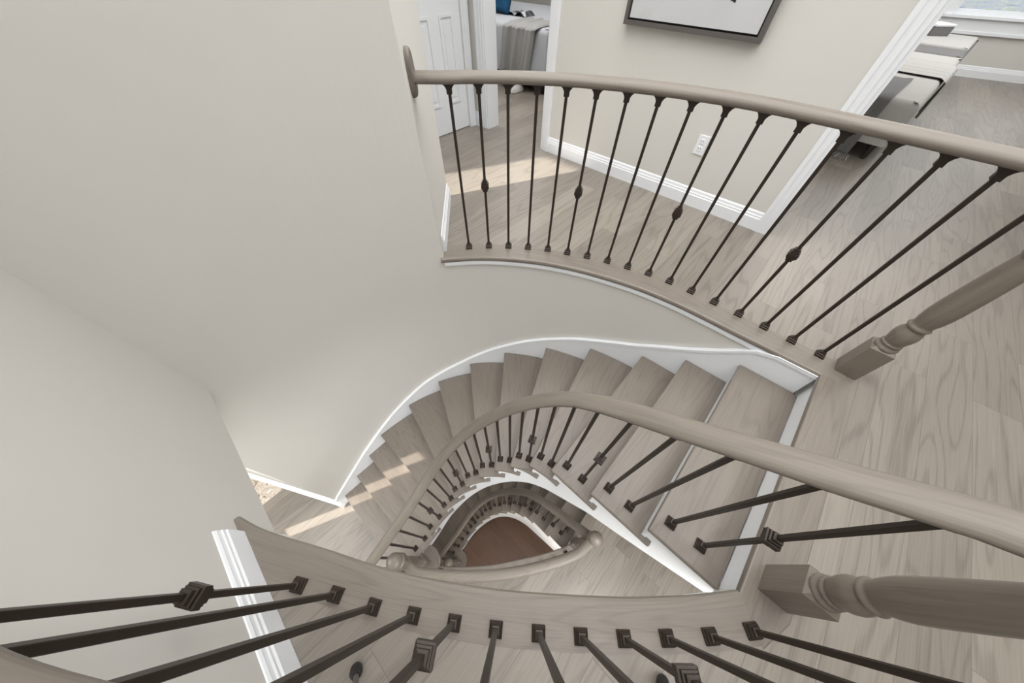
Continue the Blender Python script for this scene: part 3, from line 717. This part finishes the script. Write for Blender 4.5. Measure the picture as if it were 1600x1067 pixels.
# baseboards
BP = [(0, 0), (.016, 0), (.016, .078), (.012, .084), (.012, .094), (.0085, .099), (.007, .108), (.007, .113), (.003, .121), (0, .123)]
def baseboard(name, pts, z, label, h=1.0, bb=None):
    """the wall lies on the left of the path"""
    m = MB(); m.sweep([(x, y * h) for x, y in BP], [(p[0], p[1], z) for p in pts], smooth=False); return struct(m.build(name, 'trim'), label)
baseboard('baseboard_picture', [P4(1.935), P4(.055)], 0, 'white moulded baseboard under the picture')
baseboard('baseboard_stub', [stub1 + (stub0 - stub1) * .0, stub1 + (stub0 - stub1) * .86], 0, 'white baseboard on the short wall end') if False else None
sN = Vector((sd_.y, -sd_.x))
def bb_right(name, p, q, z, label):                                       # wall on the right of p to q
    m = MB(); m.sweep([(-x, y) for x, y in BP], [(p[0], p[1], z), (q[0], q[1], z)], smooth=False); return struct(m.build(name, 'trim'), label)
baseboard('baseboard_stub', [stub0 + sd_ * .06, stub1], 0, 'white baseboard on the short wall end')
w1in = Vector((-w1.y, w1.x)); w1in = w1in if w1in.dot(b_) > 0 else -w1in
p_, q_ = C2 + w1 * .0, wall1_end
(baseboard if Vector((w1.y, -w1.x)).dot(b_) > 0 else bb_right)('baseboard_left', (C2 + w1 * .015), q_, .002, 'tall white moulded baseboard of the left wall beside the near balustrade')
m = MB(); sg = 1 if Vector((W3d.y, -W3d.x)).dot(Vector((0, -1))) > 0 else -1
m.sweep([(x * 2.6 * sg, y * 1.15) for x, y in BP], [(*(W3a - W3d * .03), Z1), (*(W3a + W3d * 3.9), Z1)], smooth=False)
struct(m.build('baseboard_hall', 'trim'), 'thick white baseboard of the main floor hall')
baseboard('baseboard_door', [P5(.82), P5(1.35)], 0, 'white baseboard left of the panel door')
baseboard('baseboard_corner', [P4(2.93) , P4(2.835)], 0, 'white baseboard in the hall corner')

# picture
pc = P4((1.40 + .572) / 2); root = tag(empty('framed_picture', (pc.x, pc.y, .905)), 'large pale abstract canvas in a grey floating frame on the hall wall', 'picture')
S0, S1, ZA, ZB = .572, 1.400, .905, 1.72
m = MB()
for s0, s1, z0, z1 in ((S0, S1, ZA, ZA + .022), (S0, S1, ZB - .022, ZB), (S0, S0 + .022, ZA + .022, ZB - .022), (S1 - .022, S1, ZA + .022, ZB - .022)):
    ribbon(m, [P4(s0, -.002), P4(s1, -.002)], [P4(s0, -.042), P4(s1, -.042)], z0, z1)
m.build('frame', 'frame', root, weld=False)
m = MB(); ribbon(m, [P4(S0 + .02, -.002), P4(S1 - .02, -.002)], [P4(S0 + .02, -.010), P4(S1 - .02, -.010)], ZA + .02, ZB - .02); m.build('backing', 'black', root, weld=False)
m = MB(); ribbon(m, [P4(S0 + .032, -.010), P4(S1 - .032, -.010)], [P4(S0 + .032, -.034), P4(S1 - .032, -.034)], ZA + .032, ZB - .032); cv = m.build('canvas', 'canvas', root, weld=False)
for (s_, z_, l_, an) in ((.80, 1.045, .05, .3), (.86, 1.12, .16, 1.2), (.97, 1.20, .2, .8), (1.05, 1.15, .14, 2.1), (.90, 1.30, .22, .5)):
    m = MB(); c = P4(s_, -.0345); e = -a_ * math.cos(an); q = [(c - e * l_ / 2), (c + e * l_ / 2)]; dz = math.sin(an) * l_ / 2
    for u, v in ((0, 1),):
        m.face([(q[0].x, q[0].y, z_ - dz), (q[1].x, q[1].y, z_ + dz), (q[1].x, q[1].y, z_ + dz + .012), (q[0].x, q[0].y, z_ - dz + .018)])
    m.build('brush_stroke', 'black', cv)
rel(root)
# outlet
oc = P4(.636); root = tag(empty('wall_outlet', (oc.x, oc.y, .39)), 'white duplex electrical outlet low on the hall wall under the picture', 'outlet')
m = MB(); ribbon(m, [P4(.601), P4(.671)], [P4(.601, -.006), P4(.671, -.006)], .332, .448); m.build('cover_plate', 'trim', root, bevel=.002)
for z in (.368, .412):
    m = MB(); ribbon(m, [P4(.620, -.005), P4(.652, -.005)], [P4(.620, -.008), P4(.652, -.008)], z - .014, z + .014); rcp = m.build('receptacle', 'trim', root, bevel=.001)
    for ds in (-.007, .007):
        m = MB(); ribbon(m, [P4(.6355 + ds, -.0078), P4(.638 + ds, -.0078)], [P4(.6355 + ds, -.0086), P4(.638 + ds, -.0086)], z - .002, z + .007); m.build('slot', 'black', rcp)
rel(root)

# ------------------------------------------------------------------ far room: window wall and sofa
def WP(t, d=0.0): n = Vector((-WD.y, WD.x)); return W0 + WD * t + n * d      # d > 0 is outside
tA, tB = (wl_at_a(-.68) - W0).dot(WD), (wl_at_a(3.6) - W0).dot(WD)
wo = Vector((-WD.y, WD.x)) * .16
wallbox('wall_window', [(WP(tA), WP(tB), wo, 0, .60), (WP(tA), WP(-.46), wo, .60, 2.44), (WP(1.7), WP(tB), wo, .60, 2.44), (WP(-.46), WP(1.7), wo, 2.05, 2.44)], 'greige wall under the far window')
root = struct(empty('window_1', (WP(.6).x, WP(.6).y, .6)), 'wide window of the far room looking onto a bright frosty meadow')
m = MB()
for t0, t1, z0, z1 in ((-.46, 1.7, .60, .65), (-.46, 1.7, 2.0, 2.05), (-.46, -.41, .65, 2.0), (1.65, 1.7, .65, 2.0), (.60, .64, .65, 2.0)):
    ribbon(m, [WP(t0, .06), WP(t1, .06)], [WP(t0, .12), WP(t1, .12)], z0, z1)
m.build('window_frame', 'trim', root, weld=False)
m = MB(); ribbon(m, [WP(-.41, .085), WP(1.65, .085)], [WP(-.41, .091), WP(1.65, .091)], .65, 2.0); m.build('pane', 'glass', root, weld=False)
m = MB(); ribbon(m, [WP(-.54, -.05), WP(1.78, -.05)], [WP(-.54, .08), WP(1.78, .08)], .575, .602)
ribbon(m, [WP(-.54, -.022), WP(1.78, -.022)], [WP(-.54, 0), WP(1.78, 0)], .44, .575); ribbon(m, [WP(-.54, -.032), WP(1.78, -.032)], [WP(-.54, 0), WP(1.78, 0)], .425, .455)
m.build('window_sill', 'trim', root, weld=False)
m = MB(); ribbon(m, [WP(-.54, -.022), WP(-.45, -.022)], [WP(-.54, 0), WP(-.45, 0)], .60, 2.14); ribbon(m, [WP(1.69, -.022), WP(1.78, -.022)], [WP(1.69, 0), WP(1.78, 0)], .60, 2.14)
ribbon(m, [WP(-.54, -.022), WP(1.78, -.022)], [WP(-.54, 0), WP(1.78, 0)], 2.05, 2.14); m.build('window_casing', 'trim', root, weld=False)
rel(root)
baseboard('baseboard_window', [WP(tA + .1), WP(tB - .02)], 0, 'white baseboard under the far window')
m = MB(); g0, g1 = WP(-30, .4), WP(40, .4); no = Vector((-WD.y, WD.x)); m.face([(g0.x, g0.y, -2.6), (g1.x, g1.y, -2.6), ((g1 + no * 50).x, (g1 + no * 50).y, 3.5), ((g0 + no * 50).x, (g0 + no * 50).y, 3.5)])
tag(m.build('meadow', 'meadow'), 'frosty blue, green and white meadow grass rising outside the far window', 'meadow', kind='stuff')

def softbox(mb, o, u, v, lu, lv, z0, z1, r=.05, wave=0.0, waves=9, flare=0.0, n=14, seed=0):
    """upholstered or draped box: rounded top edges, optional folds down its sides"""
    rnd = random.Random(seed); ph = [rnd.uniform(0, 6.28) for _ in range(4)]
    o, u, v = Vector(o), Vector(u).normalized(), Vector(v).normalized(); per = []
    for k_, (A, B, c, L) in enumerate(((u, -v, (0, 0), lu), (v, u, (lu, 0), lv), (-u, v, (lu, lv), lu), (-v, -u, (0, lv), lv))):
        for j in range(int(n * max(L, .3) / .5)):
            f = j / int(n * max(L, .3) / .5); s_ = f * L; d_ = min(s_, L - s_)
            per.append((o + u * c[0] + v * c[1] + A * s_, B, s_, L))
    N = len(per); S = [0]
    for i in range(1, N): S.append(S[-1] + (per[i][0] - per[i - 1][0]).length)
    cen = o + u * lu / 2 + v * lv / 2; rows = []
    hs = [(1, -r), (.93, -r * .4), (.75, -r * .1), (.5, 0), (0, 0)]
    def pt(i, z, inset):
        p, out, s_, L = per[i]; depth = max(0, (z1 - z) / max(z1 - z0, .01)); corner = max(0, 1 - min(s_, L - s_) / .06)
        w_ = wave * depth * (math.sin(S[i] * waves * 2.1 + ph[0]) + .6 * math.sin(S[i] * waves * 4.3 + ph[1]) + .8) + flare * depth
        q = p + out * (w_ - inset); 
        if corner > 0: q = q + (cen - q).normalized() * r * .12 * corner
        return (q.x, q.y, z)
    levels = [(z0, 0)] + [(z0 + (z1 - r - z0) * k_ / 5, 0) for k_ in range(1, 6)] + [(z1 - r * .62, r * .08), (z1 - r * .3, r * .3), (z1 - r * .08, r * .62), (z1, r)]
    R_ = [[pt(i, z, ins) for i in range(N)] for z, ins in levels]
    for r0, r1 in zip(R_, R_[1:]):
        for i in range(N): j = (i + 1) % N; mb.face([r0[i], r0[j], r1[j], r1[i]], None, True)
    c = (cen.x, cen.y, z1 + .004)
    for i in range(N): j = (i + 1) % N; mb.face([R_[-1][i], R_[-1][j], c], None, False)
def drape(mb, o, u, v, W, top, hang, z, zend, wave=.02, folds=7, seed=1, fold_h=.012, nu=48, out=.012, skew=0.0):
    """cloth strip: lies `top` metres back from the edge along v, falls over the edge to zend; W wide along u"""
    rnd = random.Random(seed); o, u, v = Vector(o), Vector(u).normalized(), Vector(v).normalized(); p1, p2 = rnd.uniform(0, 6), rnd.uniform(0, 6)
    path = [(-top + (top - .03) * k_ / 8, z, 0) for k_ in range(9)] + [(-.012, z - .004, .1), (out, z - .018, .2)] + [(out + .008 * k_ / 8, z - .03 - (z - .03 - zend) * k_ / 8, .3 + .7 * k_ / 8) for k_ in range(9)]
    rows = []
    for (d, zz, g) in path:
        row = []
        for i in range(nu + 1):
            f = i / nu; x = f * W + skew * g; w_ = math.sin(f * folds * 6.28 + p1) + .5 * math.sin(f * folds * 2.3 * 6.28 + p2 + g * .6)
            q = o + u * x - v * (d + (wave * (.3 + .9 * g) * w_ + wave * 1.3 if g > .05 else 0)); row.append((q.x, q.y, zz + (fold_h * (w_ + 1.6) if g < .05 else 0)))
        rows.append(row)
    for r0, r1 in zip(rows, rows[1:]):
        for i in range(nu): mb.face([r0[i], r0[i + 1], r1[i + 1], r1[i]], None, True)
# sofa: long chaise running towards the window
SN = Vector((3.30, 3.02)); sb = Vector((.735, .678)).normalized(); sl = Vector((-sb.y, sb.x))
root = tag(empty('sectional_sofa', (SN.x, SN.y, 0)), 'long pale grey sectional sofa reaching towards the far window', 'sofa')
m = MB(); softbox(m, SN, sb, sl, 2.3, .95, .13, .45, .05, .003, 3); m.build('chaise', 'throw', root)
m = MB(); softbox(m, SN + sb * 2.32, sb, sl, 1.45, .95, .12, .45, .04, .002, 3); m.build('armrest', 'darkfab', root)
m = MB(); ribbon(m, [SN + sb * .06 + sl * .06, SN + sb * 3.7 + sl * .06], [SN + sb * .06 + sl * .9, SN + sb * 3.7 + sl * .9], .10, .15); m.build('base_rail', 'black', root)
m = MB(); softbox(m, SN + sb * 2.75 + sl * .02, sb, sl, 1.0, .9, .445, .475, .025); m.build('arm_cushion', 'throw', root)
for x, y in ((.07, .08), (.07, .85), (2.2, .08), (2.2, .85), (3.6, .08), (3.6, .85)):
    c = SN + sb * x + sl * y; m = MB(); m.lathe([(.018, 0), (.022, .01), (.032, .12)], (c.x, c.y, 0), 16); m.build('leg', 'dark', root)
rel(root)
root = tag(empty('throw_blanket', (SN.x, SN.y, .45)), 'fringed grey throw blanket draped over the near end of the sofa', 'blanket')
m = MB(); drape(m, SN + sl * .20, sl, sb, .74, .75, .4, .456, .035, .010, 3, 4, .003); m.build('blanket_cloth', 'darkfab', root)
m = MB(); rnd = random.Random(3)
for i in range(60):
    c = SN + sl * (.18 + .78 * i / 60) - sb * (.035 + rnd.uniform(0, .02)); e = c - sb * rnd.uniform(.04, .09) + sl * rnd.uniform(-.02, .02)
    m.sweep([(-.004, 0), (.004, 0), (0, .006)], [(c.x, c.y, .03), ((c.x + e.x) / 2, (c.y + e.y) / 2, .012), (e.x, e.y, .003)])
tag(m.build('fringe', 'throw', root), kind='stuff'); rel(root)
BC = Vector((5.50, 5.58)); root = tag(empty('storage_box', (BC.x, BC.y, .475)), 'small grey box with a white lid standing on the far end of the sofa', 'box')
m = MB(); m.box((BC.x, BC.y + .12, .52), (.24, .24, .09), (1, .0)); m.build('box_body', 'darkfab', root, bevel=.006)
m = MB(); m.box((BC.x, BC.y + .12, .575), (.25, .25, .02), (1, .0)); m.build('lid', 'trim', root, bevel=.004); rel(root)
c = SN + sb * 3.02 + sl * .46
root = tag(empty('throw_blanket', (c.x, c.y, .68)), 'pale pleated throw folded across the middle of the grey sofa', 'blanket')
m = MB(); drape(m, SN + sb * .95 , sb, sl, .75, .6, .4, .456, .16, .010, 4, 8, .005); m.build('blanket_cloth', 'throw', root); rel(root)

# ------------------------------------------------------------------ bedroom through the doorway
K = Vector((.36, 4.80)); ul, vb = -a_, b_
root = tag(empty('bed', (K.x, K.y, 0)), 'bed with a grey draped bedspread seen through the doorway', 'bed')
m = MB(); softbox(m, K, ul, vb, 2.05, 1.5, .17, .60, .05, .014, 3, .01, seed=5, n=22); m.build('bedspread', 'cover', root)
m = MB(); ribbon(m, [K + ul * .06 + vb * .06, K + ul * 1.98 + vb * .06], [K + ul * .06 + vb * 1.4, K + ul * 1.98 + vb * 1.4], .06, .2); m.build('bed_frame', 'black', root)
for x, y in ((.1, .1), (1.95, .1), (.1, 1.35), (1.95, 1.35)):
    c = K + ul * x + vb * y; m = MB(); m.box((c.x, c.y, .035), (.06, .06, .07), tuple(ul)); m.build('leg', 'black', root)
rel(root)
root = tag(empty('throw_blanket', (K.x, K.y, .6)), 'pleated pale throw laid over the near side of the bed', 'blanket')
m = MB(); drape(m, K + ul * .12, ul, vb, .50, .35, .4, .606, .20, .026, 3, 6, .010, nu=60, out=.035, skew=.10); m.build('blanket_cloth', 'bedthrow', root); rel(root)
# blue pillow, a cushion shape with stitched rows
def cushion(mb, c, u, w_, h_, d_, tilt=0.0):
    u = Vector((u.x, u.y, 0)).normalized(); up = (Vector((0, 0, 1)) * math.cos(tilt) + Vector((-u.y, u.x, 0)) * math.sin(tilt)); nn = u.cross(up); c = Vector(c); n = 16
    def P(i, j, s_):
        x, y = -1 + 2 * i / n, -1 + 2 * j / n; t_ = (max(0, 1 - x ** 4) * max(0, 1 - y ** 4)) ** .5; pin = 1 - .07 * (1 - abs(y) ** 2) * abs(x) ** 3
        return tuple(c + u * x * w_ / 2 * pin + up * (y * h_ / 2 * (1 - .07 * (1 - x * x) * abs(y) ** 3)) + nn * s_ * (d_ / 2 * t_ + .004 * math.sin(y * 34) * t_))
    for i in range(n):
        for j in range(n):
            mb.face([P(i, j, 1), P(i + 1, j, 1), P(i + 1, j + 1, 1), P(i, j + 1, 1)], None, True); mb.face([P(i, j, -1), P(i, j + 1, -1), P(i + 1, j + 1, -1), P(i + 1, j, -1)], None, True)
pcn = Vector((-.24, 5.98)); m = MB(); cushion(m, (pcn.x, pcn.y, .84), ul, .52, .50, .17, -.25); o = m.build('cushion', 'blue')
tag(o, 'deep blue ribbed cushion standing on the bed', 'cushion')
mc = Vector((.06, 5.76)); root = tag(empty('magazine', (mc.x, mc.y, .605)), 'open magazine lying face down beside the blue cushion', 'magazine')
for sgn in (-1, 1):
    m = MB(); n = 8
    for i in range(n):
        f0, f1 = i / n, (i + 1) / n; hz = lambda f: .607 + .034 * math.sin(min(1, f * 1.15) * math.pi) * (1 if sgn > 0 else .8) + .002
        a0, a1 = mc + a_ * sgn * f0 * .17, mc + a_ * sgn * f1 * .17; w_ = b_ * .11
        for k_, dz in ((0, 0), (1, -.006)):
            m.face([(*(a0 - w_), hz(f0) + dz), (*(a1 - w_), hz(f1) + dz), (*(a1 + w_), hz(f1) + dz), (*(a0 + w_), hz(f0) + dz)], None, True)
    m.build('page', 'page', root)
rel(root)
DK = K + vb * 1.62 - ul * .3; root = tag(empty('dresser', (DK.x, DK.y, 0)), 'low dark wooden dresser behind the bed', 'dresser')
m = MB(); ribbon(m, [DK, DK + ul * 1.5], [DK + vb * .45, DK + ul * 1.5 + vb * .45], .04, .86); m.build('cabinet', 'dark', root, bevel=.006)
for i in range(2):
    m = MB(); p = DK + ul * (.04 + i * .73) - vb * .014; ribbon(m, [p, p + ul * .69], [p + vb * .015, p + ul * .69 + vb * .015], .48, .80); dr = m.build('drawer', 'dark', root, bevel=.003)
    q = p + ul * .345; m = MB(); m.box((q.x, q.y, .66) , (.12, .02, .014), tuple(ul)); m.build('handle', 'steel', dr)
rel(root)
for c_, lb in (((.03, 5.0), 'white fluffy slipper under the left part of the bed'), ((.46, 4.66), 'white fluffy slipper at the right corner of the bed')):
    m = MB(); rnd = random.Random(2); n, k_ = 20, 10
    def SP(i, j):
        a, b = 2 * math.pi * i / n, math.pi * .5 * j / k_; r = 1 + .10 * math.sin(a * 7 + j) * math.cos(b); q = Vector(c_) + ul * math.cos(a) * math.cos(b) * .055 * r + vb * math.sin(a) * math.cos(b) * .12 * r
        return (q.x, q.y, .002 + .07 * math.sin(b) * (1 + .05 * math.sin(a * 5)))
    for j in range(k_):
        for i in range(n): m.face([SP(i, j), SP(i + 1, j), SP(i + 1, j + 1), SP(i, j + 1)], None, True)
    m.face([SP(i, 0) for i in range(n)][::-1]); tag(m.build('slipper', 'fluff'), lb, 'slipper', 'white slippers by the bed')

# ------------------------------------------------------------------ camera tripod, its rubber feet just in view
root = tag(empty('camera_tripod', (0, -.42, 0)), 'dark tripod whose rubber feet stand on the floor behind the near balustrade', 'tripod')
apex = Vector((0, -.42, 1.00))
for fx, fy in ((-.422, -.250), (.425, -.266), (.12, -.80)):
    ft = Vector((fx, fy, .035)); m = MB(); d = apex - ft; q = d.to_track_quat('Z', 'Y')
    m.lathe([(.008, 0), (.008, .42), (.0115, .43), (.0115, .80), (.015, .81), (.015, d.length)], (0, 0, 0), 16); lg = m.build('leg', 'steel', root); lg.location = ft; lg.rotation_mode = 'QUATERNION'; lg.rotation_quaternion = q
    m = MB(); m.lathe([(0, -.034), (.012, -.034), (.016, -.026), (.017, -.008), (.013, .004), (.009, .012), (.009, .02)], (0, 0, 0), 18); m.build('rubber_foot', 'rubber', lg)
m = MB(); m.lathe([(.0, -.05), (.03, -.05), (.036, -.01), (.036, .03), (.02, .05), (.014, .06), (.014, .11), (0, .11)], (0, 0, 0), 20); hd = m.build('tripod_head', 'steel', root); hd.location = apex
rel(root)
